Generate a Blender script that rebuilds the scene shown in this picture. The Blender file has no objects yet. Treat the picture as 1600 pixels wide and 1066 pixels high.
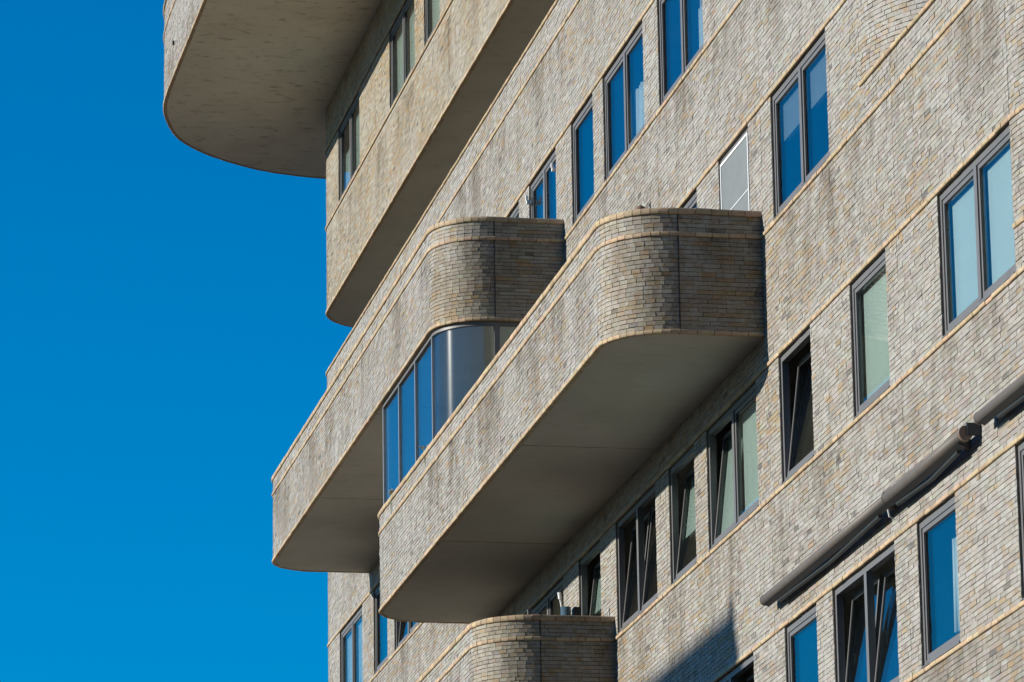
import bpy, math, random
import numpy as np
from mathutils import Matrix, Vector
R_ = math.radians
rng = np.random.default_rng(7)
random.seed(7)
sc = bpy.context.scene
COL = sc.collection

# ------------------------------------------------------------------ camera
# facade plane is x = 0 (outside is -x), +y runs away from the camera, z = 0 is eye height
XW, F, YAW, PIT, ROL = 12.9745, 7307.7, 0.19469967, 0.25664918, -0.01489771
fw = Vector((math.sin(YAW)*math.cos(PIT), math.cos(YAW)*math.cos(PIT), math.sin(PIT)))
rt0 = Vector((math.cos(YAW), -math.sin(YAW), 0)); up0 = rt0.cross(fw)
rt = rt0*math.cos(ROL)+up0*math.sin(ROL); up = -rt0*math.sin(ROL)+up0*math.cos(ROL)
cam = bpy.data.cameras.new('camera'); camo = bpy.data.objects.new('camera', cam); COL.objects.link(camo)
cam.sensor_width = 36; cam.sensor_fit = 'HORIZONTAL'; cam.lens = F*36/1600; cam.clip_start = .5; cam.clip_end = 4000
M = Matrix.Identity(4)
for i in range(3):
    M[i][0] = rt[i]; M[i][1] = up[i]; M[i][2] = -fw[i]
M.translation = (-XW, 0, 0); camo.matrix_world = M
sc.camera = camo

# ------------------------------------------------------------------ world, sun, exposure
SUN = Vector((-1, .13, .333)).normalized()          # towards the sun
w = bpy.data.worlds.new('World'); sc.world = w; w.use_nodes = True
nt = w.node_tree; nt.nodes.clear()
sky = nt.nodes.new('ShaderNodeTexSky'); sky.sky_type = 'NISHITA'; sky.sun_disc = False
sky.sun_elevation = math.asin(SUN.z); sky.sun_rotation = math.atan2(SUN.x, SUN.y)
sky.air_density = 1.0; sky.dust_density = 0.0; sky.ozone_density = 5.0; sky.altitude = 0
hs = nt.nodes.new('ShaderNodeHueSaturation'); hs.inputs['Saturation'].default_value = 1.5; hs.inputs['Value'].default_value = 1.27
bgn = nt.nodes.new('ShaderNodeBackground'); bgn.inputs['Strength'].default_value = .079
wo = nt.nodes.new('ShaderNodeOutputWorld')
nt.links.new(sky.outputs[0], hs.inputs['Color']); nt.links.new(hs.outputs[0], bgn.inputs[0]); nt.links.new(bgn.outputs[0], wo.inputs[0])
sl = bpy.data.lights.new('sun', 'SUN'); sl.energy = 5.0; sl.angle = R_(.53); sl.color = (1, .93, .815)
so = bpy.data.objects.new('sun', sl); COL.objects.link(so); so.rotation_euler = SUN.to_track_quat('Z', 'Y').to_euler()
so.location = (-60, 60, 60)
sc.view_settings.view_transform = 'Standard'; sc.view_settings.look = 'None'
sc.view_settings.exposure = .5; sc.view_settings.gamma = 1; sc.view_settings.use_curve_mapping = False
sc.render.engine = 'CYCLES'; cy = sc.cycles
cy.max_bounces = 10; cy.diffuse_bounces = 5; cy.glossy_bounces = 5; cy.transparent_max_bounces = 24
cy.caustics_reflective = False; cy.caustics_refractive = False; cy.sample_clamp_indirect = 4

# ------------------------------------------------------------------ materials
def newmat(name):
    m = bpy.data.materials.new(name); m.use_nodes = True; t = m.node_tree
    return m, t, t.nodes['Principled BSDF']
def N(t, kind, **kw):
    n = t.nodes.new(kind)
    for k, v in kw.items(): setattr(n, k, v)
    return n
def setin(n, **kw):
    for k, v in kw.items(): n.inputs[k].default_value = v
    return n
def noise(t, vec, scale, detail=4, rough=.6):
    n = N(t, 'ShaderNodeTexNoise'); setin(n, Scale=scale, Detail=detail, Roughness=rough); t.links.new(vec, n.inputs['Vector']); return n.outputs['Fac']
def ramp(t, fac, stops):
    r = N(t, 'ShaderNodeValToRGB'); e = r.color_ramp.elements
    while len(e) < len(stops): e.new(.5)
    for i, (p, c) in enumerate(stops): e[i].position = p; e[i].color = (*c, 1) if len(c) == 3 else c
    t.links.new(fac, r.inputs['Fac']); return r.outputs['Color']
def mix(t, fac, a, b, mode='MIX'):
    m = N(t, 'ShaderNodeMix', data_type='RGBA', blend_type=mode)
    for s, v in ((0, fac), (6, a), (7, b)):
        if isinstance(v, bpy.types.NodeSocket): t.links.new(v, m.inputs[s])
        else: m.inputs[s].default_value = v if s == 0 else (*v, 1)
    return m.outputs[2]
def scaled(t, pos, s):
    m = N(t, 'ShaderNodeMapping'); m.inputs['Scale'].default_value = s; t.links.new(pos, m.inputs['Vector']); return m.outputs[0]
def bump(t, b, h, strength, dist):
    n = N(t, 'ShaderNodeBump'); setin(n, Strength=strength, Distance=dist); t.links.new(h, n.inputs['Height']); t.links.new(n.outputs[0], b.inputs['Normal'])

def brick_material():
    m, t, b = newmat('brick')
    at = N(t, 'ShaderNodeAttribute', attribute_name='bcol'); pos = N(t, 'ShaderNodeNewGeometry').outputs['Position']
    g = noise(t, pos, 38, 6, .75)
    c = mix(t, .85, at.outputs['Color'], ramp(t, g, [(.3, (.56, .55, .53)), (.5, (1.02, 1.02, 1.02)), (.7, (1.34, 1.34, 1.34))]), 'MULTIPLY')
    # lime bloom in irregular patches
    pw = noise(t, scaled(t, pos, (1, .55, .9)), .8, 6, .62)
    pf = noise(t, pos, 9, 5, .7)
    mm = N(t, 'ShaderNodeMath', operation='MULTIPLY'); t.links.new(ramp(t, pw, [(.42, (0, 0, 0)), (.60, (1, 1, 1))]), mm.inputs[0]); t.links.new(ramp(t, pf, [(.42, (0, 0, 0)), (.62, (1, 1, 1))]), mm.inputs[1])
    m2 = N(t, 'ShaderNodeMath', operation='MULTIPLY'); t.links.new(mm.outputs[0], m2.inputs[0]); m2.inputs[1].default_value = .8
    c = mix(t, m2.outputs[0], c, (.325, .325, .31))
    # soot and run-off streaks (tall narrow noise)
    ps = noise(t, scaled(t, pos, (1, 2.6, .28)), 1.0, 5, .6)
    c = mix(t, ramp(t, ps, [(.56, (0, 0, 0)), (.74, (.55, .55, .55))]), c, mix(t, 1.0, c, (.50, .45, .38), 'MULTIPLY'))
    # run-off dirt hanging below the sill bands
    sx = N(t, 'ShaderNodeSeparateXYZ'); t.links.new(pos, sx.inputs[0])
    def mth(op, a, bb):
        n = N(t, 'ShaderNodeMath', operation=op)
        for k, v in enumerate((a, bb)):
            if isinstance(v, bpy.types.NodeSocket): t.links.new(v, n.inputs[k])
            else: n.inputs[k].default_value = v
        return n.outputs[0]
    below = mth('FLOORED_MODULO', mth('SUBTRACT', 8.665+31.25, sx.outputs[2]), 3.125)
    fall = ramp(t, mth('DIVIDE', below, 1.5), [(.0, (1, 1, 1)), (.35, (.7, .7, .7)), (1, (0, 0, 0))])
    st = ramp(t, noise(t, scaled(t, pos, (1, 1.0, .26)), 1.0, 7, .7), [(.47, (0, 0, 0)), (.63, (1, 1, 1))])
    dirt = mth('MULTIPLY', mth('MULTIPLY', fall, st), .9)
    c = mix(t, dirt, c, mix(t, 1.0, c, (.46, .40, .32), 'MULTIPLY'))
    t.links.new(c, b.inputs['Base Color']); setin(b, Roughness=.68); b.inputs['Specular IOR Level'].default_value = .42
    bump(t, b, noise(t, pos, 60, 6, .75), .6, .006)
    return m
def plain(name, col, rough=.6, metal=0, var=.12, scale=8, bmp=0, spec=.5):
    m, t, b = newmat(name); pos = N(t, 'ShaderNodeNewGeometry').outputs['Position']
    g = noise(t, pos, scale, 5, .6)
    c = mix(t, 1.0, col, ramp(t, g, [(.3, (1-var,)*3), (.7, (1+var,)*3)]), 'MULTIPLY')
    t.links.new(c, b.inputs['Base Color']); setin(b, Roughness=rough, Metallic=metal); b.inputs['Specular IOR Level'].default_value = spec
    if bmp: bump(t, b, noise(t, pos, scale*6, 4, .6), .6, bmp)
    return m
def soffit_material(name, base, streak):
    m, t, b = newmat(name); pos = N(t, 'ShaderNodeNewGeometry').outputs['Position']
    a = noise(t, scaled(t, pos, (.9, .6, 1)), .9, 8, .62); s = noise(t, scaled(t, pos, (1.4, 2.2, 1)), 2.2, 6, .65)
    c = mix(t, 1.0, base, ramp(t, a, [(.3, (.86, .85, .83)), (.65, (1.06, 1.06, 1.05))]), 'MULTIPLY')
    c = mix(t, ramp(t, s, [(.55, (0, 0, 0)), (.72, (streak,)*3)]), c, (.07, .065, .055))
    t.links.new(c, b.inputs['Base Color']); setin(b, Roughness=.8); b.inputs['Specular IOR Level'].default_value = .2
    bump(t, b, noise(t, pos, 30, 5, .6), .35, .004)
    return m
def glass_material(name, tint, rough=.012):
    m, t, b = newmat(name); t.nodes.remove(b); out = t.nodes['Material Output']
    geo = N(t, 'ShaderNodeNewGeometry')
    d = N(t, 'ShaderNodeVectorMath', operation='DOT_PRODUCT'); t.links.new(geo.outputs['Normal'], d.inputs[0]); t.links.new(geo.outputs['Incoming'], d.inputs[1])
    ab = N(t, 'ShaderNodeMath', operation='ABSOLUTE'); t.links.new(d.outputs['Value'], ab.inputs[0])
    om = N(t, 'ShaderNodeMath', operation='SUBTRACT'); om.inputs[0].default_value = 1; t.links.new(ab.outputs[0], om.inputs[1])
    pw = N(t, 'ShaderNodeMath', operation='POWER'); t.links.new(om.outputs[0], pw.inputs[0]); pw.inputs[1].default_value = 5
    ma = N(t, 'ShaderNodeMath', operation='MULTIPLY_ADD'); t.links.new(pw.outputs[0], ma.inputs[0]); ma.inputs[1].default_value = .95; ma.inputs[2].default_value = .05
    tr = N(t, 'ShaderNodeBsdfTransparent'); tr.inputs[0].default_value = (*tint, 1)
    gl = N(t, 'ShaderNodeBsdfGlossy'); gl.inputs['Roughness'].default_value = rough; gl.inputs['Color'].default_value = (.97, 1, 1, 1)
    mx = N(t, 'ShaderNodeMixShader'); t.links.new(ma.outputs[0], mx.inputs[0]); t.links.new(tr.outputs[0], mx.inputs[1]); t.links.new(gl.outputs[0], mx.inputs[2])
    t.links.new(mx.outputs[0], out.inputs[0])
    # very slight waviness of the panes
    bn = N(t, 'ShaderNodeBump'); setin(bn, Strength=.03, Distance=.02); t.links.new(noise(t, geo.outputs['Position'], 1.3, 1, .4), bn.inputs['Height']); t.links.new(bn.outputs[0], gl.inputs['Normal'])
    return m
def band_material():
    m, t, b = newmat('glazed_band'); at = N(t, 'ShaderNodeAttribute', attribute_name='bcol'); pos = N(t, 'ShaderNodeNewGeometry').outputs['Position']
    c = mix(t, .8, at.outputs['Color'], ramp(t, noise(t, pos, 20, 5, .65), [(.3, (.66, .64, .6)), (.6, (1.08, 1.08, 1.08))]), 'MULTIPLY')
    t.links.new(c, b.inputs['Base Color']); setin(b, Roughness=.7); b.inputs['Specular IOR Level'].default_value = .3
    bump(t, b, noise(t, pos, 60, 4, .6), .4, .003); return m
MAT = dict(brick=brick_material(), band=band_material(),
    mortar=plain('mortar', (.17, .155, .135), .95, var=.3, scale=14, bmp=.004, spec=.2),
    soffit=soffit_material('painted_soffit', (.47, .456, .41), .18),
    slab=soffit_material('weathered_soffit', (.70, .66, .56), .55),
    frame=plain('grey_metal', (.11, .11, .112), .5, var=.08, scale=5),
    alu=plain('pale_aluminium', (.40, .41, .42), .42, metal=.35, var=.05),
    white=plain('white_metal', (.7, .71, .7), .4, var=.05),
    gasket=plain('rubber_gasket', (.02, .02, .022), .6),
    room=plain('dim_room', (.32, .31, .29), .9, var=.2, scale=2),
    blind=plain('blind_fabric', (.43, .465, .45), .85, var=.04, scale=3),
    gblind=plain('grey_blind', (.12, .13, .135), .85, var=.04, scale=3),
    curtain=plain('curtain_fabric', (.48, .5, .5), .9, var=.05, scale=3),
    screen=plain('insect_screen', (.14, .155, .155), .6, var=.1, scale=3),
    awn=plain('awning_metal', (.09, .077, .066), .6, var=.1, scale=4),
    awncap=plain('awning_cap', (.15, .10, .075), .5, var=.25, scale=9),
    chrome=plain('chrome', (.85, .85, .85), .12, metal=1, var=.02),
    black=plain('black_plastic', (.02, .025, .03), .45), teal=plain('blue_grey_can', (.06, .11, .15), .35),
    clay=plain('dark_clay', (.16, .10, .07), .8, var=.25, scale=20),
    leaf=plain('leaf', (.10, .15, .05), .6, var=.3, scale=30), petal=plain('pale_flower', (.55, .52, .42), .7, var=.2, scale=30),
    ground=plain('paving', (.085, .078, .07), .9, var=.2, scale=.6), neigh=plain('render_wall', (.32, .29, .25), .9, var=.1, scale=1),
    glass=glass_material('window_glass', (.87, .93, .915)), cglass=glass_material('enclosure_glass', (.80, .86, .86)), bent=glass_material('bent_glass', (.92, .93, .92), .08),
    panel=plain('pale_panel', (.80, .80, .78), .7, var=.05), brown=plain('sky_blocker_brown', (.16, .125, .10), .9, var=.15, scale=1))

# ------------------------------------------------------------------ mesh helpers
def mesh(name, verts, faces, mat, parent=None, smooth=False, col=None):
    me = bpy.data.meshes.new(name); me.from_pydata([tuple(v) for v in verts], [], faces)
    return _fin(me, name, mat, parent, smooth, col)
def _fin(me, name, mat, parent, smooth, col):
    if col is not None:
        a = me.attributes.new('bcol', 'FLOAT_COLOR', 'FACE'); a.data.foreach_set('color', np.asarray(col, np.float32).ravel())
    me.materials.append(mat)
    if smooth: me.polygons.foreach_set('use_smooth', [True]*len(me.polygons))
    me.update(); o = bpy.data.objects.new(name, me); COL.objects.link(o)
    if parent is not None: setpar(o, parent)
    return o
PLOC = {}
def setpar(o, p):
    o.parent = p
    L = PLOC.get(p.name)
    if L is not None: o.matrix_parent_inverse = Matrix.Translation(-L)
def npmesh(name, V, Q, mat, parent=None, col=None):
    me = bpy.data.meshes.new(name); nv, nq = len(V), len(Q)
    me.vertices.add(nv); me.vertices.foreach_set('co', np.asarray(V, np.float32).ravel())
    me.loops.add(nq*4); me.loops.foreach_set('vertex_index', np.asarray(Q, np.int32).ravel())
    me.polygons.add(nq); me.polygons.foreach_set('loop_start', np.arange(nq, dtype=np.int32)*4)
    me.polygons.foreach_set('use_smooth', np.zeros(nq, bool)); me.update(calc_edges=True)
    return _fin(me, name, mat, parent, False, col)
def tag(o, label=None, cat=None, group=None, kind=None):
    for k, v in (('label', label), ('category', cat), ('group', group), ('kind', kind)):
        if v: o[k] = v
    return o
def empty(name, loc, label, cat, group=None):
    o = bpy.data.objects.new(name, None); COL.objects.link(o); o.location = loc; o.empty_display_size = .2
    PLOC[o.name] = Vector(loc); tag(o, label, cat, group); return o
class MB:
    def __init__(s): s.v = []; s.f = []
    def box(s, x0, x1, y0, y1, z0, z1, M=None):
        b = len(s.v); P = [Vector((x, y, z)) for x in (x0, x1) for y in (y0, y1) for z in (z0, z1)]
        if M: P = [M @ p for p in P]
        s.v += P; s.f += [tuple(b+i for i in q) for q in ((0, 1, 3, 2), (4, 6, 7, 5), (0, 4, 5, 1), (2, 3, 7, 6), (0, 2, 6, 4), (1, 5, 7, 3))]; return s
    def tube(s, pts, rad, n=8, caps=True):
        pts = [Vector(p) for p in pts]; b = len(s.v); m = len(pts)
        if not hasattr(rad, '__len__'): rad = [rad]*m
        for i, p in enumerate(pts):
            d = (pts[min(i+1, m-1)]-pts[max(i-1, 0)]).normalized(); a = d.orthogonal().normalized(); c = d.cross(a)
            s.v += [p+(a*math.cos(k*2*math.pi/n)+c*math.sin(k*2*math.pi/n))*rad[i] for k in range(n)]
        for i in range(m-1):
            for k in range(n): s.f.append((b+i*n+k, b+i*n+(k+1) % n, b+(i+1)*n+(k+1) % n, b+(i+1)*n+k))
        if caps: s.f.append(tuple(b+k for k in reversed(range(n)))); s.f.append(tuple(b+(m-1)*n+k for k in range(n)))
        return s
    def prism_y(s, prof, y0, y1):           # prof: list of (x, z)
        b = len(s.v); n = len(prof); s.v += [Vector((x, y0, z)) for x, z in prof]+[Vector((x, y1, z)) for x, z in prof]
        for k in range(n): s.f.append((b+k, b+(k+1) % n, b+n+(k+1) % n, b+n+k))
        s.f.append(tuple(b+k for k in reversed(range(n)))); s.f.append(tuple(b+n+k for k in range(n))); return s
    def prism_z(s, poly, z0, z1):
        b = len(s.v); n = len(poly); s.v += [Vector((x, y, z0)) for x, y in poly]+[Vector((x, y, z1)) for x, y in poly]
        for k in range(n): s.f.append((b+k, b+(k+1) % n, b+n+(k+1) % n, b+n+k))
        s.f.append(tuple(b+k for k in reversed(range(n)))); s.f.append(tuple(b+n+k for k in range(n))); return s
    def build(s, name, mat, parent=None, smooth=False): return mesh(name, s.v, s.f, mat, parent, smooth)

# projection into the photograph, only used to skip bricks nobody can see and to rank the largest
RC = np.array([list(rt), list(up), list(fw)])
def proj(P):
    c = (np.asarray(P)-np.array([-XW, 0, 0])) @ RC.T
    return 800+F*c[:, 0]/c[:, 2], 533-F*c[:, 1]/c[:, 2], c[:, 2]

# ------------------------------------------------------------------ paths in plan, bricks and bands laid along them
class Path:
    def __init__(s): s.segs = []; s.L = 0
    def line(s, a, b):
        l = math.dist(a, b); s.segs.append((s.L, s.L+l, 'l', a, b)); s.L += l; return s
    def arc(s, c, r, a0, a1):
        l = r*R_(abs(a1-a0)); s.segs.append((s.L, s.L+l, 'a', c, (r, R_(a0), R_(a1)))); s.L += l; return s
    def at(s, q):
        for g in s.segs:
            if q <= g[1]+1e-9: break
        f = (q-g[0])/(g[1]-g[0])
        if g[2] == 'l':
            a, b = g[3], g[4]; t = ((b[0]-a[0])/(g[1]-g[0]), (b[1]-a[1])/(g[1]-g[0])); p = (a[0]+(b[0]-a[0])*f, a[1]+(b[1]-a[1])*f)
        else:
            r, a0, a1 = g[4]; a = a0+(a1-a0)*f; p = (g[3][0]+r*math.cos(a), g[3][1]+r*math.sin(a)); t = (math.sin(a), -math.cos(a))
        return p, t, (-t[1], t[0])
    def outline(s, off, step=.09, a=0, b=None):
        b = s.L if b is None else b; qs = [a]
        for g in s.segs:
            lo, hi = max(a, g[0]), min(b, g[1])
            if hi <= lo: continue
            n = max(1, math.ceil((hi-lo)/step)) if g[2] == 'a' else 1
            qs += [lo+(hi-lo)*(k+1)/n for k in range(n)]
        out = []
        for q in qs:
            p, t, n = s.at(q); out.append((p[0]+n[0]*off, p[1]+n[1]*off))
        return out
PAL = np.array([(.40, .365, .31), (.49, .475, .44), (.37, .30, .215), (.42, .30, .155), (.245, .205, .165), (.11, .095, .085), (.36, .27, .22), (.31, .285, .25)])
BLEND = .48
TINT = np.array((1, 1, 1.))
def patch(P):      # slow irregular field for where warm bricks gather
    x, y, z = P[:, 0], P[:, 1], P[:, 2]
    return (np.sin(y*1.7+z*2.3+1)+np.sin(y*.63-z*3.1+2)+np.sin(y*3.9+z*.9)+np.sin(z*5.3-y*.4+4)+np.sin(y*.21+z*.7))/5
def brick_colours(P, warm=0.):
    n = len(P); f = patch(P)+rng.normal(0, .33, n)+warm
    wts = np.tile(np.array([.28, .27, .15, .06, .075, .014, .05, .15]), (n, 1))
    wts[:, 1] *= np.clip(1.1-1.5*f, .1, 3); wts[:, 3] *= np.clip(1+6*f, .05, 8); wts[:, 2] *= np.clip(1+1.5*f, .2, 4)
    cs = np.cumsum(wts/wts.sum(1, keepdims=True), 1); idx = (rng.random((n, 1)) > cs).sum(1).clip(0, len(PAL)-1)
    c = PAL[idx]; keep_ = np.where(idx == 3, .45, np.where(idx == 5, .5, 1.))[:, None]; c = (c+(np.array((.42, .398, .35))-c)*BLEND*keep_)*(1+rng.normal(0, .06, (n, 1)))*TINT*(1+rng.normal(0, .025, (n, 3)))
    return np.concatenate([np.clip(c*.595, .02, .8), np.ones((n, 1))], 1)
def lay(path, rows, breaks=(), holes=(), a=0, b=None, cull=True):
    """rows: (z0, z1) of each course; holes: (s0, s1, z0, z1); returns arrays of bricks: centre, tangent, normal, length, height"""
    b = path.L if b is None else b; rec = []
    arcs = [(g[0], g[1]) for g in path.segs if g[2] == 'a']
    cuts0 = sorted(set([a, b]+[q for q in breaks if a < q < b]+[e for g in arcs for e in g if a < e < b]))
    for z0, z1 in rows:
        zc = (z0+z1)/2
        hs_ = sorted((h[0], h[1]) for h in holes if h[2] < zc < h[3])
        for i in range(len(cuts0)-1):
            lo, hi = cuts0[i], cuts0[i+1]; ivs = []; q = lo
            for h0, h1 in hs_:
                if h1 <= q or h0 >= hi: continue
                if h0 > q: ivs.append((q, h0))
                q = max(q, h1)
            if q < hi: ivs.append((q, hi))
            arc = any(lo >= g[0]-1e-6 and hi <= g[1]+1e-6 for g in arcs)
            for u0, u1 in ivs:
                if u1-u0 < .03: continue
                q = u0+(.004 if i else 0); first = True
                while q < u1-.02:
                    l = .112 if arc else (.222 if random.random() < .68 else .112)
                    if first: l *= random.choice((.5, .75, 1)); first = False
                    e = min(q+l, u1)
                    if u1-e < .035: e = u1
                    rec.append((q+.0018, e-.0018, z0+.0036, z1-.0036)); q = e
    rec = np.array(rec); mid = (rec[:, 0]+rec[:, 1])/2
    straight = len(path.segs) == 1
    P = np.zeros((len(rec), 3)); T = np.zeros((len(rec), 3)); NN = np.zeros((len(rec), 3))
    for k, q in enumerate(mid):
        p, t, n = path.at(q); P[k, :2] = p; T[k, :2] = t; NN[k, :2] = n
    P[:, 2] = (rec[:, 2]+rec[:, 3])/2
    u, v, d = proj(P); face = (NN*(np.array([-XW, 0, 0])-P)).sum(1)
    keep = (u > -350) & (u < 2000) & (v > -480) & (v < 1500) & (face > -1.5)
    r = rec[keep]
    return dict(P=P[keep], T=T[keep], N=NN[keep], l=r[:, 1]-r[:, 0], h=r[:, 3]-r[:, 2], u=u[keep], v=v[keep], d=d[keep], f=face[keep])
def brick_verts(B, rough=.7):
    n = len(B['P']); V = np.zeros((n, 8, 3)); Zv = np.array([0, 0, 1.])
    pr = np.clip(rng.normal(0, .002, n), -.005, .006)*rough
    k = 0
    for dep in (0, 1):
        for a in (-1, 1):
            for c in (-1, 1):
                dl = B['l']/2*a+(rng.normal(0, .0018, n) if dep == 0 else 0); dh = B['h']/2*c+(rng.normal(0, .0018, n) if dep == 0 else 0)
                dn = pr+rng.normal(0, .0012, n)*rough if dep == 0 else np.full(n, -.055)
                V[:, k] = B['P']+B['T']*np.reshape(dl, (n, 1))+Zv*np.reshape(dh, (n, 1))+B['N']*dn[:, None]; k += 1
    return V            # order: (front,-t,-z) (front,-t,+z) (front,+t,-z) (front,+t,+z) back...
BF = np.array([(0, 1, 3, 2), (4, 5, 1, 0), (2, 3, 7, 6), (1, 5, 7, 3), (4, 0, 2, 6)])
def make_bricks(B, parent, singles=300, name='brick', warm=0., ends=False):
    V = brick_verts(B); C = brick_colours(B['P'], warm); n = len(V)
    if ends: C[B['N'][:, 0] > -.985, :3] *= np.array((1.02, .95, .80))     # bricks on the ends and curves toned browner than the outer face
    size = B['l']*np.clip(B['f']/np.linalg.norm(B['P']-np.array([-XW, 0, 0]), axis=1), .02, 1)/B['d']**2*1e4
    inside = (B['u'] > 5) & (B['u'] < 1595) & (B['v'] > 5) & (B['v'] < 1061) & B.get('vis', np.ones(n, bool))
    order = np.argsort(-np.where(inside, size, 0)); one = order[:singles] if singles else []
    rest = np.setdiff1d(np.arange(n), one)
    for k in one:
        c = V[k].mean(0); o = mesh(name, V[k]-c, [tuple(q) for q in BF.tolist()], MAT['brick'], parent, col=np.repeat(C[k:k+1], 5, 0)); o.location = c
    if len(rest):
        Q = (np.arange(len(rest))[:, None, None]*8+BF[None]).reshape(-1, 4)
        o = npmesh('brick_courses', V[rest].reshape(-1, 3), Q, MAT['brick'], parent, np.repeat(C[rest], 5, 0)); tag(o, kind='stuff')
    return n
BULL = [(-.05, -.5), (.013, -.5), (.019, -.40), (.0225, -.15), (.0225, .15), (.018, .38), (.009, .5), (-.05, .5)]
COPE = [(-.23, -.5), (.018, -.5), (.026, -.38), (.030, -.1), (.028, .2), (.02, .42), (.006, .5), (-.23, .5)]
def band(path, z, h, parent, prof=BULL, plen=.214, name='band_brick', singles=lambda p, s: False, holes=(), a=0, b=None, breaks=(), part_only=False):
    b = path.L if b is None else b; arcs = [(g[0], g[1]) for g in path.segs if g[2] == 'a']
    cuts = sorted(set([a, b]+[q for q in breaks if a < q < b]+[e for g in arcs for e in g if a < e < b]))
    V = []; Fc = []; Cc = []
    for i in range(len(cuts)-1):
        lo, hi = cuts[i], cuts[i+1]; arc = any(lo >= g[0]-1e-6 and hi <= g[1]+1e-6 for g in arcs)
        L = plen*.5 if arc else plen; n = max(1, round((hi-lo)/L))
        for k in range(n):
            s0 = lo+(hi-lo)*k/n+.0035; s1 = lo+(hi-lo)*(k+1)/n-.0035; sm = (s0+s1)/2
            if any(h0 < sm < h1 for h0, h1 in holes): continue
            vv = []; jz = random.gauss(0, .0015); jn = random.gauss(0, .0015); m = len(prof)
            for q in (s0, s1):
                p, t, nn = path.at(q); vv += [(p[0]+nn[0]*(o+jn), p[1]+nn[1]*(o+jn), z+zz*h+jz) for o, zz in prof]
            ff = [(j, (j+1) % m, m+(j+1) % m, m+j) for j in range(m)]+[tuple(reversed(range(m))), tuple(range(m, 2*m))]
            base = np.array((.40, .305, .195))*(1+random.gauss(0, .10))*(1+rng.normal(0, .03, 3)); cc = [(*base, 1)]*len(ff)
            c = np.mean(vv, 0)
            uu, vvv, dd = proj(c[None])
            if not(-400 < uu[0] < 2100 and -560 < vvv[0] < 1580): continue
            if singles(c, sm) and 0 < uu[0] < 1600 and 0 < vvv[0] < 1066:
                o = mesh(name, np.array(vv)-c, ff, MAT['band'], parent, col=cc); o.location = c
            else:
                bb = len(V); V += vv; Fc += [tuple(bb+q for q in f) for f in ff]; Cc += cc
    if V: tag(mesh(name+'_run' if parent is not None else name, V, Fc, MAT['band'], parent, col=Cc), kind='stuff')
def strip(path, off, z0, z1, a=0, b=None):
    ol = path.outline(off, a=a, b=b); V = [(x, y, z) for x, y in ol for z in (z0, z1)]
    return V, [(2*i, 2*i+1, 2*i+3, 2*i+2) for i in range(len(ol)-1)]
def clip_y(poly, y0, y1):
    for s, lim in ((1, y0), (-1, y1)):
        out = []
        for i, p in enumerate(poly):
            q = poly[i-1]; ip, iq = s*(p[1]-lim) >= 0, s*(q[1]-lim) >= 0
            if ip != iq: f = (lim-q[1])/(p[1]-q[1]); out.append((q[0]+(p[0]-q[0])*f, lim))
            if ip: out.append(p)
        poly = out
    return poly

# ------------------------------------------------------------------ the setting
C_ = 3.125/58                                   # course height
S = [8.665+3.125*k for k in range(5)]           # sill band centres
H = [s+29*C_ for s in S]                        # head band centres
GZ = -1.6
g = mesh('ground', [(-1500, -1500, GZ), (1500, -1500, GZ), (1500, 1500, GZ), (-1500, 1500, GZ)], [(0, 1, 2, 3)], MAT['ground']); tag(g, kind='structure')
# the house across the street whose roof corner throws its shadow on the wall
nb = empty('neighbouring_house', (-36, 59, GZ), 'flat roofed rendered house across the street, outside the picture', 'house')
MB().box(-42, -30, 56.55, 61.4, GZ, 20.62).build('wall', MAT['neigh'], nb)
MB().box(-42.1, -29.92, 56.47, 61.5, 20.623, 20.85).build('roof', MAT['neigh'], nb)
MB().box(-30.12, -29.93, 56.48, 56.66, 20.853, 21.02).build('chimney', MAT['neigh'], nb)

for k, (xa, xb, ya, yb, zt, lab) in enumerate([(-70, -22, -36, -16, 34, 'tall dark block added unseen behind the viewer on the left to cut sky light'), (-19, 60, -34, -14, 38, 'tall dark block added unseen behind the viewer on the right to cut sky light')]):
    e = empty('sky_blocker', ((xa+xb)/2, (ya+yb)/2, GZ), lab, 'building', 'added sky light blockers behind the viewer')  # added unseen blocks, keep sky light off the shaded balcony ends
    MB().box(xa, xb, ya, yb, GZ, zt).build('wall', MAT['brown'], e)
    MB().box(xa-.2, xb+.2, ya-.2, yb+.2, zt+.003, zt+.5).build('roof', MAT['neigh'], e)
    for fl in range(11):
        for wx in range(int((xb-xa)/6)):
            MB().box(xa+2+wx*6, xa+4.4+wx*6, yb-.1, yb+.03, GZ+1.6+fl*3.1, GZ+3.2+fl*3.1).build('window', MAT['black'], e)
# ------------------------------------------------------------------ the apartment building
bld = empty('apartment_building', (4, 62, GZ), 'pale brick apartment building with rounded brick balconies, grey windows and tan brick bands', 'building')
YE, RE = 83.6, 1.2
wpath = Path().line((0, 20), (0, YE)).arc((RE, YE), RE, 180, 90)
Y = lambda y: y-20
zlo, zhi = S[0]+.5*C_, None
WIN = []    # (y0, y1, z0, z1, cells)
def add(y0, y1, k, cells, z0=None, z1=None, kind='window'): WIN.append((y0, y1, S[k]+.5*C_ if z0 is None else z0, (S[k]+28.5*C_) if z1 is None else z1, cells, kind))
fx = dict
add(38.7, 41.30, 0, [fx(), fx()]); add(43.34, 44.72, 0, [fx(strip=1)]); add(45.57, 48.08, 0, [fx(t=7.5), fx(t=6.5)]); add(48.78, 50.19, 0, [fx()])
add(51.66, 54.2, 0, [fx(t=7), fx()]); 
add(41.06, 43.55, 1, [fx(b=(0, 1)), fx(b=(0, 1))]); add(45.52, 46.97, 1, [fx(b=(0, 1))]); add(48.66, 50.11, 1, [fx(t=7)])
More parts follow.
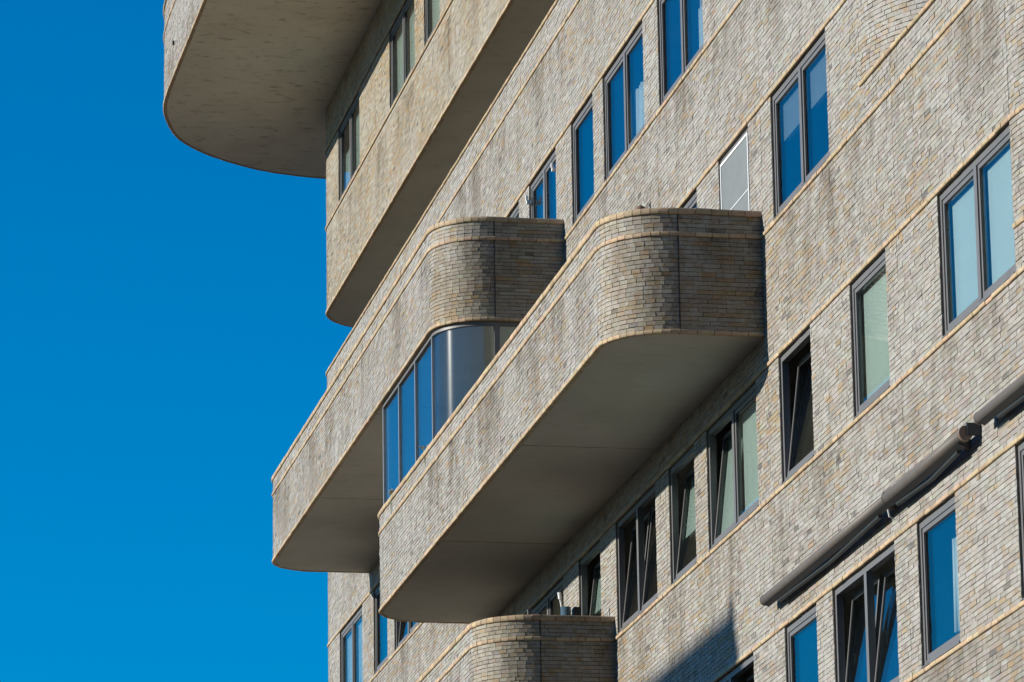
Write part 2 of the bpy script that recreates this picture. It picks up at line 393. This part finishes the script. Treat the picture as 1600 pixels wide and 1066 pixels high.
add(51.20, 53.71, 1, [fx(b=(0, 1)), fx(t=6.5, b=(0, 1))]); add(54.37, 55.78, 1, [fx(t=7, b=(0, .62))]); add(56.54, 58.93, 1, [fx(t=7), fx(t=7)])  # second window: short blind's lower edge stands in for a cast shadow edge
add(59.91, 61.33, 1, [fx(t=7, b=(0, .5))]); add(62.37, 64.85, 1, [fx(), fx()], z0=10.86, kind='door')
add(47.62, 50.13, 2, [fx(b=(0, .36), bm='gblind'), fx(b=(0, .36), bm='gblind')]); add(51.21, 52.72, 2, [fx(screen=1)], z0=13.98, kind='door'); add(53.88, 56.3, 2, [fx(), fx()], z0=13.98, kind='door')
add(73.95, 76.42, 2, [fx(), fx(t=6)]); add(77.12, 78.56, 2, [fx()]); add(79.78, 82.33, 2, [fx(b=(0, 1)), fx(b=(0, 1))])
add(53.32, 55.80, 3, [fx(cur=1), fx()]); add(56.67, 59.17, 3, [fx(cur=1), fx()]); add(59.84, 61.30, 3, [fx()])
add(62.38, 64.35, 3, [fx(cur=1), fx(cur=1)], z0=17.1, kind='door'); add(65.13, 67.6, 3, [fx(), fx()], z0=17.1, kind='door')
UP0, UP1 = 24.47, 25.98
UPW = [(79.73, 82.20, UP0+.027, UP1-.027, [fx(b=(0, 1)), fx(b=(.35, 1))], 'window'), (73.88, 76.45, UP0+.027, UP1-.027, [fx(b=(.0, 1)), fx(b=(.0, 1))], 'window'), (71.5, 72.97, UP0+.027, UP1-.027, [fx(b=(0, 1))], 'window')]
LOG = 15.325      # under side of the loggia coping
holes = [(w_[0], w_[1], w_[2], w_[3]) for w_ in WIN]+[(10, 46.27, LOG, 18.8), (10, 41.04, S[1]+.5*C_, LOG+.01)]

# wall: mortar sheet with window openings and reveals
def sheet(holes, y0, y1, z0, z1, x, dep):
    ys = sorted(set([y0, y1]+[min(max(q, y0), y1) for h in holes for q in h[:2]])); zs = sorted(set([z0, z1]+[min(max(q, z0), z1) for h in holes for q in h[2:]]))
    V = []; Fc = []; ins = lambda y, z: any(h[0] < y < h[1] and h[2] < z < h[3] for h in holes)
    def q(*p): b = len(V); V.extend(p); Fc.append((b, b+1, b+2, b+3))
    for i in range(len(ys)-1):
        for j in range(len(zs)-1):
            a, b, c, d = ys[i], ys[i+1], zs[j], zs[j+1]
            if not ins((a+b)/2, (c+d)/2): q((x, a, c), (x, a, d), (x, b, d), (x, b, c))
    for a, b, c, d in holes:
        if b-a > 4: continue
        X = x+dep; q((x, a, c), (X, a, c), (X, a, d), (x, a, d)); q((x, b, c), (x, b, d), (X, b, d), (X, b, c)); q((x, a, c), (x, b, c), (X, b, c), (X, a, c)); q((x, a, d), (X, a, d), (X, b, d), (x, b, d))
    return V, Fc
V, Fc = sheet(holes, 20, YE, GZ, S[4]+.49, .0065, .13)
def extend(V, Fc, V2, F2): b = len(V); V += V2; Fc += [tuple(b+q for q in f) for f in F2]
extend(V, Fc, *strip(wpath, -.0065, GZ, S[4]+.49, a=Y(YE)))
extend(V, Fc, *strip(Path().line((RE, YE+RE), (14, YE+RE)), -.011, GZ, S[4]+.49))
wall = mesh('wall', V, Fc, MAT['mortar'], bld)
rows = []; i = -14
while S[0]+(i+.5)*C_ < S[4]+.49:
    if i % 58 not in (0, 29): rows.append((S[0]+(i-.5)*C_, S[0]+(i+.5)*C_))
    i += 1
rows = [r for r in rows if r[1] < S[4]+.46]
EXP = [Y(50.62), Y(45.08), Y(61.62), Y(55.95), Y(67.6), Y(73.3), Y(79.2)]
B = lay(wpath, rows, breaks=EXP, holes=[(Y(h[0]), Y(h[1]), h[2], h[3]) for h in holes], a=Y(37.5))
# bricks that stand behind a balcony or an awning are not picked as single ones
B['vis'] = (B['P'][:, 1] < 49)
nwall = make_bricks(B, wall)
for zc, nm in [(S[0], 's'), (H[0], 'h'), (S[1], 's'), (H[1], 'h'), (S[2], 's'), (H[2], 'h'), (S[3], 's'), (H[3], 'h'), (S[4], 's')]:
    hh = [(Y(w_[0]), Y(w_[1])) for w_ in WIN if w_[2] < zc < w_[3]]
    a = Y(41.04) if abs(zc-H[1]) < .1 or abs(zc-S[2]) < .1 else (Y(46.27) if abs(zc-H[2]) < .1 else Y(37.5))
    sv, sf = strip(wpath, .001, zc-.018, zc+.018, a=a)
    keep = []
    sco = MB()
    ivs = []; q = a
    for h0, h1 in sorted(hh):
        if h0 > q: ivs.append((q, h0))
        q = max(q, h1)
    ivs.append((q, Y(YE)))
    for u0, u1 in ivs: sco.box(.0, .045, u0+20, u1+20, zc-.02, zc+.02)
    so_ = sco.build('string_course', MAT['mortar'], bld)
    band(wpath, zc, .048, so_, holes=hh, a=a, singles=lambda p, s: p[1] < 51)
# coping of the top floor parapet and the parapet's inner face
pc = MB(); pc.prism_z([(.012, 60), (.23, 60), (.23, YE+.3), (.012, YE)], S[4]+.3, S[4]+.485); par = pc.build('parapet', MAT['mortar'], bld)
band(wpath, S[4]+.485, .05, par, prof=COPE, name='coping_brick', a=Y(58))
# terrace floor and back wall of the open storey under the upper volume
tf = MB().box(.23, 14, 58, YE+RE-.05, S[4]-.3, S[4]-.05); tf.build('terrace_floor', MAT['slab'], bld)
MB().box(5, 5.2, 58, 78, S[4]-.05, 22.8).build('terrace_wall', MAT['room'], bld)

# loggia top right: rounded wall turning in, its parapet, the rounded near corner
lp = Path().line((5, 46.27-1.7), (1.7, 46.27-1.7)).arc((1.7, 46.27), 1.7, 270, 180)
V, Fc = strip(lp, -.011, S[2]-.9, 19); cw = mesh('curved_wall', V, Fc, MAT['mortar'], bld)
B = lay(lp, [(LOG-.3+k*C_, LOG-.3+(k+1)*C_) for k in range(60)], breaks=[]); B['vis'] = (B['v'] < 140-(B['u']-1343)*1.15) & (B['u'] > 1343); make_bricks(B, cw, 150)
MB().box(.012, .22, 41.04, 46.26, LOG-.25, LOG).build('loggia_parapet', MAT['mortar'], bld)
lo_ = bpy.data.objects['loggia_parapet']
band(wpath, LOG+.027, .054, lo_, prof=COPE, name='coping_brick', a=Y(41.04), b=Y(46.26), singles=lambda p, s: True)
MB().box(.3, 8, 30, 45, S[2]-1.2, S[2]-.95).build('loggia_floor', MAT['slab'], bld)
np_ = Path().line((6, 41.03-2.6), (2.6, 41.03-2.6)).arc((2.6, 41.03), 2.6, 270, 180)
V, Fc = strip(np_, -.011, S[1], LOG); ncw = mesh('rounded_corner_wall', V, Fc, MAT['mortar'], bld)
rw = [(S[1]+(k+.5)*C_, S[1]+(k+1.5)*C_) for k in range(65) if k+1 not in (29, 58)]; B = lay(np_, [r for r in rw if abs((r[0]+r[1])/2-12.27) > .03 and r[1] < LOG]); make_bricks(B, ncw, 60)
for zc in (H[1], S[2], 12.275): band(np_, zc, .054, ncw, a=3.4, singles=lambda p, s: True)
band(np_, LOG+.027, .054, ncw, prof=COPE, name='coping_brick', a=3.4, singles=lambda p, s: True)
MB().box(.05, 6, 20, 41.0-.05, S[1]-.25, S[1]+.02).build('ledge', MAT['slab'], bld)

# dim rooms behind the windows: floors, back wall, cross walls
rm = MB(); rm.box(3.6, 3.8, 20, YE, GZ, 21)
for k in range(-2, 5): rm.box(.16, 3.6, 20 if k < 2 else 46.9, YE, S[0]+3.125*k-1.25, S[0]+3.125*k-.96)
for yy in (38.2, 44.9, 50.62, 54.05, 59.4, 61.85, 65.0, 68.3, 73.2, 79.2): rm.box(.16, 3.6, yy-.06, yy+.06, 5, 20.8) if yy > 47 else rm.box(.16, 3.6, yy-.06, yy+.06, 5, 13.6)
rm.box(3.6, 3.8, 62, YE, 22.9, 27); rm.box(.16, 3.6, 62, YE, 23.2, 23.45)
rm.build('interior', MAT['room'], bld)

# upper volume over the open storey
uh = [(w_[0], w_[1], w_[2], w_[3]) for w_ in UPW]
V, Fc = sheet(uh, 58, YE, 22.83, 26.81, .0065, .13); up_path = Path().line((0, 58), (0, YE)).arc((RE, YE), RE, 180, 90)
extend(V, Fc, *strip(up_path, -.0065, 22.83, 26.81, a=YE-58)); extend(V, Fc, *strip(Path().line((RE, YE+RE), (14, YE+RE)), -.011, 22.8, 26.81))
uw = mesh('upper_wall', V, Fc, MAT['mortar'], bld)
rws = []; zz = 22.86
while zz < 26.75: rws.append((zz, zz+C_)); zz += C_
rws = [r for r in rws if all(abs((r[0]+r[1])/2-q) > .028 for q in (UP0, UP1))]
B = lay(up_path, rws, breaks=[Y(82.28)-38, Y(78)-38], holes=[(h[0]-58, h[1]-58, h[2], h[3]) for h in uh]); TINT = np.array((1.06, 1.0, .84)); make_bricks(B, uw, 0, warm=.25); TINT = np.array((1, 1, 1.))
for zc in (22.828, UP0, UP1):
    band(up_path, zc, .048, uw, holes=[])
poly = up_path.outline(-.02)+[(9, YE+RE), (9, 58)]
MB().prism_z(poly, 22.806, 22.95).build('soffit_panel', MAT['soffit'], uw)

# large rounded slab with brick parapet, top left
pts = [(-3.08, 62), (-3.08, 79), (-3.09, 82.2), (-3.08, 83.3), (-3.02, 84.2), (-2.83, 85.08), (-2.58, 85.85), (-2.2, 86.5), (-1.61, 87.15), (-.77, 87.77), (-.09, 88.05), (.64, 88.2), (1.8, 88.3), (4, 88.35)]
def catmull(p, n=6):
    out = []
    for i in range(len(p)-1):
        a, b, c, d = p[max(i-1, 0)], p[i], p[i+1], p[min(i+2, len(p)-1)]
        for k in range(n):
            t = k/n; out.append(tuple(.5*(2*b[j]+(c[j]-a[j])*t+(2*a[j]-5*b[j]+4*c[j]-d[j])*t*t+(3*b[j]-a[j]-3*c[j]+d[j])*t**3) for j in (0, 1)))
    return out+[p[-1]]
sp = pts[:3]+catmull(pts[2:])[1:]
spath = Path()
for a, b in zip(sp[:-1], sp[1:]): spath.line(a, b)
def poff(pl, off):
    out = []
    for i, p in enumerate(pl):
        a, b = pl[max(i-1, 0)], pl[min(i+1, len(pl)-1)]; l = math.dist(a, b); t = ((b[0]-a[0])/l, (b[1]-a[1])/l); out.append((p[0]-t[1]*off, p[1]+t[0]*off))
    return out
ol = poff(sp, -.011); V = [(x, y, z) for x, y in ol for z in (26.82, 28.75)]; Fc = [(2*i, 2*i+1, 2*i+3, 2*i+2) for i in range(len(ol)-1)]
il = poff(sp, -.22); b0 = len(V); V += [(x, y, z) for x, y in il for z in (27.2, 28.75)]; Fc += [(b0+2*i, b0+2*i+2, b0+2*i+3, b0+2*i+1) for i in range(len(il)-1)]
Fc += [(2*i+1, b0+2*i+1, b0+2*i+3, 2*i+3) for i in range(len(ol)-1)]
slab = mesh('roof_terrace', V, Fc, MAT['mortar'], bld)
rws = [(26.85+k*C_, 26.85+(k+1)*C_) for k in range(34)]; rws = [r for r in rws if abs((r[0]+r[1])/2-28.215) > .03]
B = lay(spath, rws); make_bricks(B, slab, 0)
for zc in (26.825, 28.215): band(spath, zc, .054, slab)
band(spath, 28.74, .06, slab, prof=COPE, name='coping_brick')
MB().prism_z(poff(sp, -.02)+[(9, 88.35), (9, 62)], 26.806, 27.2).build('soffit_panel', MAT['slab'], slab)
MB().tube([(-3.12, 82.06, 27.44), (-3.0, 82.06, 27.44)], .045, 10).build('drain_hole', MAT['gasket'], slab)

# balconies
PB, RB = 1.80, .80
def balcony(y0, y1, k, joints, p_=PB):
    path = Path().line((0, y0), (-(p_-RB), y0)).arc((-(p_-RB), y0+RB), RB, 270, 180).line((-p_, y0+RB), (-p_, y1-RB)).arc((-(p_-RB), y1-RB), RB, 180, 90).line((-(p_-RB), y1), (0, y1))
    zS = S[k]; zb = zS-1.195; zc0 = zS+.241
    o1 = path.outline(-.011); o2 = path.outline(-.21); V = []; Fc = []
    for ol, z0, z1, fl in ((o1, zb+.01, zc0+.02, 0), (o2, zb+.2, zc0+.02, 1)):
        b = len(V); V += [(x, y, z) for x, y in ol for z in (z0, z1)]
        Fc += [(b+2*i, b+2*i+1, b+2*i+3, b+2*i+2) if not fl else (b+2*i, b+2*i+2, b+2*i+3, b+2*i+1) for i in range(len(ol)-1)]
    n = len(o1); Fc += [(2*i+1, 2*n+2*i+1, 2*n+2*i+3, 2*i+3) for i in range(n-1)]
    b = len(V); V += [(x, y, zb+.035) for x, y in o1]; Fc.append(tuple(b+i for i in range(n)))
    b = len(V); V += [(x, y, zb+.22) for x, y in o1]; Fc.append(tuple(b+i for i in reversed(range(n))))
    bal = mesh('balcony', V, Fc, MAT['mortar'], bld)
    a1 = p_-RB; a2 = a1+RB*math.pi/2
    rws = []; c1 = (1.195-.052-.027)/21
    for i in range(21): rws.append((zb+.052+i*c1, zb+.052+(i+1)*c1))
    for i in range(4): rws.append((zS+.027+i*.0535, zS+.027+(i+1)*.0535))
    B = lay(path, rws, breaks=[a1, a2]+[a2+q-(y0+RB) for q in joints]); nb_ = make_bricks(B, bal, ends=True)
    near = lambda p, s: s < a2+.5
    for zc, h, pr, nm in ((zb+.026, .05, BULL, 'edge_brick'), (zS, .052, BULL, 'band_brick'), (zc0+.036, .075, COPE, 'coping_brick')):
        band(path, zc, h, bal, prof=pr, name=nm, singles=near, breaks=[a1-.003, a1+.003])
    pin = path.outline(-.016)
    js = [y0]+joints+[y1]
    for q0, q1 in zip(js[:-1], js[1:]):
        pl = clip_y(pin, q0+.016, q1-.016)
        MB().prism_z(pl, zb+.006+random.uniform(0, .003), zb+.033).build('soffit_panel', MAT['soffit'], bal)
    # the open expansion joint where the rounded corner begins
    MB().box(-a1-.007, -a1+.007, y0-.0085, y0+.03, zb+.05, zc0).build('joint_filler', MAT['gasket'], bal)
    return path, zb, zc0+.073
b1 = balcony(50.70, 67.79, 2, [56.40, 62.12]); b2 = balcony(61.90, 79.0, 3, [67.55, 73.27]); b0_ = balcony(59.10, 76.2, 1, [64.8, 70.5])

# ------------------------------------------------------------------ windows
def window(y0, y1, z0, z1, cells, kind):
    fw_, mu = .058, .10; X0, X1 = .028, .105
    fr = MB(); fr.box(X0, X1, y0+.004, y0+fw_, z0+.004, z1-.004).box(X0, X1, y1-fw_, y1-.004, z0+.004, z1-.004)
    zb = z0+.075; fr.box(X0, X1, y0+fw_, y1-fw_, z0+.004, zb).box(X0, X1, y0+fw_, y1-fw_, z1-fw_-.015, z1-.004)
    n = len(cells); ya, yb = y0+fw_, y1-fw_; cw_ = (yb-ya-mu*(n-1))/n
    for i in range(n-1): m0 = ya+(i+1)*cw_+i*mu; fr.box(X0-.004, X1, m0, m0+mu, zb, z1-fw_-.015)
    # sloping metal sill lip and the drain slots
    fr.box(-.012, X0, y0+.006, y1-.006, z0+.004, z0+.018)
    fo = fr.build(kind, MAT['frame'], bld)
    for i in range(n*2):
        yy = y0+.12+(y1-y0-.24)*i/max(1, n*2-1); MB().box(X0-.004, X0+.003, yy-.017, yy+.017, z0+.036, z0+.052).build('drain_cap', MAT['gasket'], fo)
    zt = z1-fw_-.015
    for i, c in enumerate(cells):
        a = ya+i*(cw_+mu); b = a+cw_; t = c.get('t', 0)
        Mx = Matrix.Translation((.07, 0, zb)) @ Matrix.Rotation(R_(t), 4, 'Y') @ Matrix.Translation((-.07, 0, -zb)) if t else None
        sm = .05; xs0, xs1 = (.040, .095) if not t else (.046, .10); mt = MAT['white'] if c.get('screen') else MAT['frame']
        s_ = MB()
        if c.get('screen'): xs0, xs1 = .004, .03; sm = .035
        s_.box(xs0, xs1, a+.003, a+sm, zb+.003, zt-.003, Mx).box(xs0, xs1, b-sm, b-.003, zb+.003, zt-.003, Mx).box(xs0, xs1, a+sm, b-sm, zb+.003, zb+sm+.01, Mx).box(xs0, xs1, a+sm, b-sm, zt-sm, zt-.003, Mx)
        s_.build('sash', mt, fo)
        if c.get('screen'):
            MB().box(.012, .018, a+sm, b-sm, zb+sm, zt-sm).build('insect_screen', MAT['screen'], fo)
            MB().box(.006, .012, a+sm, b-sm, zb+1.62, zb+1.632).build('screen_bar', MAT['white'], fo)
        gk = MB()
        for (p0, p1, q0, q1) in ((a+sm, a+sm+.008, zb+sm+.01, zt-sm), (b-sm-.008, b-sm, zb+sm+.01, zt-sm), (a+sm, b-sm, zb+sm+.01, zb+sm+.018), (a+sm, b-sm, zt-sm-.008, zt-sm)): gk.box(.0535, .0635, p0, p1, q0, q1, Mx)
        gk.build('gasket', MAT['gasket'], fo)
        MB().box(.058, .082, a+sm+.001, b-sm-.001, zb+sm+.011, zt-sm-.001, Mx).build('pane', MAT['glass'], fo)
        if c.get('b'):
            f0, f1 = c['b']; hgt = zt-zb-.12; bl = MB()
            bz0, bz1 = zt-.06-hgt*f1, zt-.06-hgt*f0; nseg = 8
            bx = .12 if not t else .11
            prof = [(bx, bz0+(bz1-bz0)*q/nseg) for q in range(nseg+1)]; prof = prof+[(x+.004, z) for x, z in reversed(prof)]
            bl.prism_y(prof, a+.06, b-.06)
            if t: bl.v = [Mx @ v for v in bl.v]
            bl.build('blind', MAT[c.get('bm', 'blind')], fo)
        if t or kind == 'door':
            hy = a+.035 if not t else b-.03; hz = zb+(.62 if not t else .7)
            MB().box(.10, .135, hy-.012, hy+.012, hz, hz+.03, Mx).box(.12, .138, hy-.01, hy+.01, hz-.10, hz+.03, Mx).build('handle', MAT['chrome'], fo)
    return fo
for w_ in WIN+UPW: window(*w_)
dr = [o for o in bpy.data.objects if o.name.startswith('door') and o.parent == bld and abs(sum(v.co.y for v in o.data.vertices)/len(o.data.vertices)-63.36) < .2 and o.data.vertices[0].co.z > 16]
for yy, zz in ((62.43, 19.27), (64.30, 19.33)):
    MB().box(-.05, .03, yy-.03, yy+.03, zz-.05, zz).box(-.06, -.03, yy-.02, yy+.02, zz, zz+.07).build('hinge', MAT['white'], dr[0])
# curtains hang on rails of their own behind the panes
def curtain(y0, y1, z0, z1, label, x=.15):
    n = 26; V = []; 
    for i in range(n+1):
        y = y0+(y1-y0)*i/n; dx = .022*math.sin(i*2*math.pi/5.2+y0)+.01*math.sin(i*1.7)
        for z, s in ((z0, 1.2), (z1, .8)): V += [(x+dx*s, y, z), (x+dx*s+.006, y, z)]
    Fc = []
    for i in range(n):
        b = 4*i; Fc += [(b, b+2, b+6, b+4), (b+1, b+5, b+7, b+3), (b, b+4, b+5, b+1), (b+2, b+3, b+7, b+6)]
    Fc += [(0, 1, 3, 2), (4*n, 4*n+2, 4*n+3, 4*n+1)]
    o = mesh('curtain', V, Fc, MAT['curtain'], None, True); tag(o, label, 'curtain', 'curtains behind the windows')
curtain(53.62, 54.15, 17.2, 18.85, 'white curtain behind the right pane of the topmost wide window at the upper edge')
curtain(57.0, 57.75, 17.2, 18.95, 'white curtain behind the right pane of the wide blue window below the topmost one')
curtain(62.75, 63.0, 17.2, 19.45, 'narrow white curtain in the right leaf of the door behind the farther balcony')
curtain(63.75, 64.0, 17.2, 19.45, 'narrow white curtain in the left leaf of the door behind the farther balcony')
curtain(43.55, 43.85, 8.9, 9.85, 'narrow white curtain edge at the right of the narrow blue window at lower right', x=.13)
curtain(45.95, 46.3, 8.8, 10.1, 'pale curtain inside the tilted open double window at the lower right', x=.55)

# ------------------------------------------------------------------ glazed corner enclosure standing on the middle balcony
zg0, zg1 = b1[2]-.01, b2[1]-.002
ep = Path().line((-.1, 61.97), (-1.0, 61.97)).arc((-1.0, 62.70), .73, 270, 180).line((-1.73, 62.70), (-1.73, 66.93))
eA, eB = .9, .9+.73*math.pi/2
def ring(path, o0, o1, z0, z1, a=0, b=None):
    p0 = path.outline(o0, a=a, b=b, step=.05); p1 = path.outline(o1, a=a, b=b, step=.05); m = MB(); m.prism_z(p0+p1[::-1], z0, z1); return m
er = ring(ep, .03, -.03, zg1-.055, zg1); r2 = ring(ep, .03, -.03, zg0, zg0+.06); er.f += [tuple(len(er.v)+q for q in f) for f in r2.f]; er.v += r2.v
enc = er.build('glazed_enclosure', MAT['frame'], bld)
posts = [eA-.03, eB+.02, eB+1.42, eB+2.82, ep.L-.02]
for q, wd in zip(posts, (.075, .03, .03, .03, .035)):
    p, t, n = ep.at(q); m = MB(); Mx = Matrix(((t[0], n[0], 0, p[0]), (t[1], n[1], 0, p[1]), (0, 0, 1, 0), (0, 0, 0, 1)))
    m.box(-wd/2, wd/2, -.03, .032, zg0+.06, zg1-.055, Mx); m.build('post', MAT['frame'] if wd > .05 else MAT['alu'], enc)
def gpane(a, b, name):
    p0 = ep.outline(.008, a=a, b=b, step=.03); p1 = ep.outline(-.008, a=a, b=b, step=.03); n = len(p0); V = []; z0, z1 = zg0+.06, zg1-.055
    for pl in (p0, p1): V += [(x, y, z) for x, y in pl for z in (z0, z1)]
    Fc = [(2*i, 2*i+1, 2*i+3, 2*i+2) for i in range(n-1)]+[(2*n+2*i, 2*n+2*i+2, 2*n+2*i+3, 2*n+2*i+1) for i in range(n-1)]
    mesh(name, V, Fc, MAT['bent' if n > 4 else 'cglass'], enc, smooth=(n > 4))
gpane(posts[0]+.038, posts[1]-.015, 'curved_pane')
for q0, q1 in zip(posts[1:-1], posts[2:]): gpane(q0+.016, q1-.016, 'pane')
gpane(.03, posts[0]-.038, 'pane')
MB().box(-1.69, -.02, 66.86, 66.92, zg0-1.2, zg1-.002).build('partition', MAT['panel'], enc)
MB().prism_z(ep.outline(-.035, step=.05)+[(-.03, 66.85)], zg1-.03, zg1-.004).build('bounce_ceiling', MAT['panel'], enc)  # added pale ceiling, brightens what shows through the curved pane
MB().box(-1.55, -.02, 62.1, 66.85, b1[1]+.226, b1[1]+.24).build('bounce_floor', MAT['panel'], enc)  # added pale floor, bounces sunlight up inside the enclosure
# lamp and table seen faintly inside
lt = empty('floor_lamp', (-.9, 62.9, 13.94), 'slim dark lamp standing inside the curved glass corner', 'lamp')
MB().tube([(-.9, 62.9, 13.94), (-.9, 62.9, 13.97)], .14, 16).build('base', MAT['black'], lt); MB().tube([(-.9, 62.9, 13.97), (-.9, 62.9, 16.08)], .012, 8).build('pole', MAT['black'], lt)
MB().tube([(-.9, 62.9, 16.06), (-.9, 62.9, 16.14)], [.13, .11], 18).build('lamp_shade', MAT['black'], lt)

# ------------------------------------------------------------------ awnings
def awning(y0, ym, y1, z, label):
    A = empty('awning', (-.2, (y0+y1)/2, z), label, 'awning', 'awnings folded against the wall')
    def prof(cx, cz, rx, rz, n=20): return [(cx+rx*math.cos(k*2*math.pi/n), cz+rz*math.sin(k*2*math.pi/n)) for k in range(n)]
    MB().prism_y(prof(-.15, z, .062, .065), y0+.06, ym).build('cassette', MAT['awn'], A, True)
    MB().prism_y(prof(-.14, z-.004, .058, .060), ym+.002, y1-.03).build('cassette', MAT['awn'], A, True)
    MB().prism_y(prof(-.15, z, .070, .075), y0, y0+.058).build('end_cap', MAT['awncap'], A)
    MB().prism_y(prof(-.15, z, .066, .070), ym-.012, ym+.012).build('joint_ring', MAT['awn'], A)
    MB().prism_y(prof(-.14, z-.004, .061, .064), y1-.03, y1).build('end_cap', MAT['awn'], A)
    MB().prism_y([(-.19, z-.07), (-.12, z-.10), (-.11, z-.085), (-.175, z-.055)], y0+.15, y1-.1).build('front_bar', MAT['black'], A)
    for q in (y0+.4, ym+.25, (ym+y1)/2, y1-.4):
        MB().box(-.12, -.004, q-.05, q+.05, z-.06, z+.07).build('bracket', MAT['awn'], A)
    MB().box(-.14, -.004, y0-.02, y0+.03, z-.02, z+.10).build('mounting_plate', MAT['black'], A)
    for q0, q1 in ((y0+.35, ym-.2), (ym+.4, y1-.5)):
        m = MB(); m.tube([(-.12, q0, z-.10), (-.07, (q0+q1)/2, z-.11), (-.10, q1, z-.10)], .026, 8); m.build('folding_arm', MAT['black'], A)
    MB().tube([(-.12, ym+.1, z-.10), (-.10, ym+.12, z-.17), (-.03, ym+.11, z-.21)], .01, 6).build('cable', MAT['white'], A)
awning(42.38, 45.24, 50.5, 10.575, 'long brown grey awning box folded on the wall above the open double window')
awning(34.5, 37.5, 41.95, 10.62, 'awning box cut off by the right edge of the picture')

# ------------------------------------------------------------------ small things on the balconies
zt1 = b1[2]; zt0 = b0_[2]
pot = MB().tube([(-1.36, 51.05, zt1-.25), (-1.36, 51.05, zt1+.06), (-1.36, 51.05, zt1+.095), (-1.36, 51.05, zt1+.115)], [.08, .07, .052, .015], 18).build('upturned_pot', MAT['clay'], None, True); tag(pot, 'small round brown pot behind the coping of the nearest full balcony', 'pot')
st = MB().tube([(-1.25, 51.0, zt1-.3), (-1.252, 51.0, zt1+.15)], .006, 6).tube([(-1.252, 51, zt1+.08), (-1.27, 51, zt1+.13)], .005, 6).build('plant_stake', MAT['black']); tag(st, 'thin dark plant stake beside the brown pot on the balcony', 'stake')
can = empty('watering_can', (-.56, 59.55, zt0-.4), 'dark blue grey can behind the parapet of the lowest balcony', 'can')
MB().tube([(-.56, 59.55, zt0-.4), (-.56, 59.55, zt0+.20)], .07, 16).build('body', MAT['teal'], can, True)
MB().tube([(-.62, 59.52, zt0+.2), (-.645, 59.5, zt0+.32)], .014, 8).tube([(-.645, 59.5, zt0+.3), (-.655, 59.5, zt0+.39)], .024, 8).build('spout', MAT['white'], can)
bx_ = MB().box(-.47, -.36, 59.5, 59.6, zt0-.3, zt0+.18).box(-.46, -.37, 59.49, 59.61, zt0+.18, zt0+.20).build('planter_box', MAT['black']); tag(bx_, 'black box to the right of the blue grey can on the lowest balcony', 'box')
rail = MB().box(-.92, -.87, 60.3, 60.35, zt0-.4, zt0+.30).box(-.925, -.865, 60.29, 60.36, zt0+.30, zt0+.315).build('chair_back_post', MAT['frame']); tag(rail, 'short grey metal post to the left of the blue grey can', 'post')
def sprig(name, x, y, z, n, h, label, mat):
    e = empty(name, (x, y, z-.25), label, 'plant', 'plants on the balcony edge'); rr = random.Random(int(x*100+y*37)); stm = MB(); lf = MB()
    for k in range(n):
        a = rr.uniform(0, 6.28); tip = Vector((x+.10*math.cos(a)*rr.random(), y+.16*math.sin(a)*rr.random(), z+h*rr.uniform(.5, 1))); mid = Vector((x, y, z))*.5+tip*.5+Vector((0, 0, .02))
        stm.tube([(x, y, z-.25), mid, tip], .0035, 5)
        for q in range(9):
            c = mid.lerp(tip, q/8); d = Vector((rr.uniform(-1, 1), rr.uniform(-1, 1), rr.uniform(-.2, 1))).normalized(); s = d.cross(Vector((.3, .2, 1))).normalized()
            b = len(lf.v); L = rr.uniform(.025, .05); lf.v += [c, c+d*L*.5+s*L*.28, c+d*L+Vector((0, 0, -.005)), c+d*L*.5-s*L*.28, c+d*L*.5+Vector((0, 0, .006))]; lf.f += [(b, b+1, b+4), (b+1, b+2, b+4), (b+2, b+3, b+4), (b+3, b, b+4)]
    stm.build('stem', MAT['leaf'], e); lf.build('leaves', mat, e)
sprig('balcony_plant', -1.64, 61.15, zt1, 5, .17, 'pale wispy plant in front of the curved glass corner', MAT['petal'])
sprig('balcony_plant', -1.80, 63.1, zt1, 6, .10, 'small pale plant at the foot of the flat glass panes', MAT['petal'])
sprig('balcony_plant', -1.80, 66.0, zt1, 6, .09, 'small pale plant near the far end of the glass enclosure', MAT['petal'])
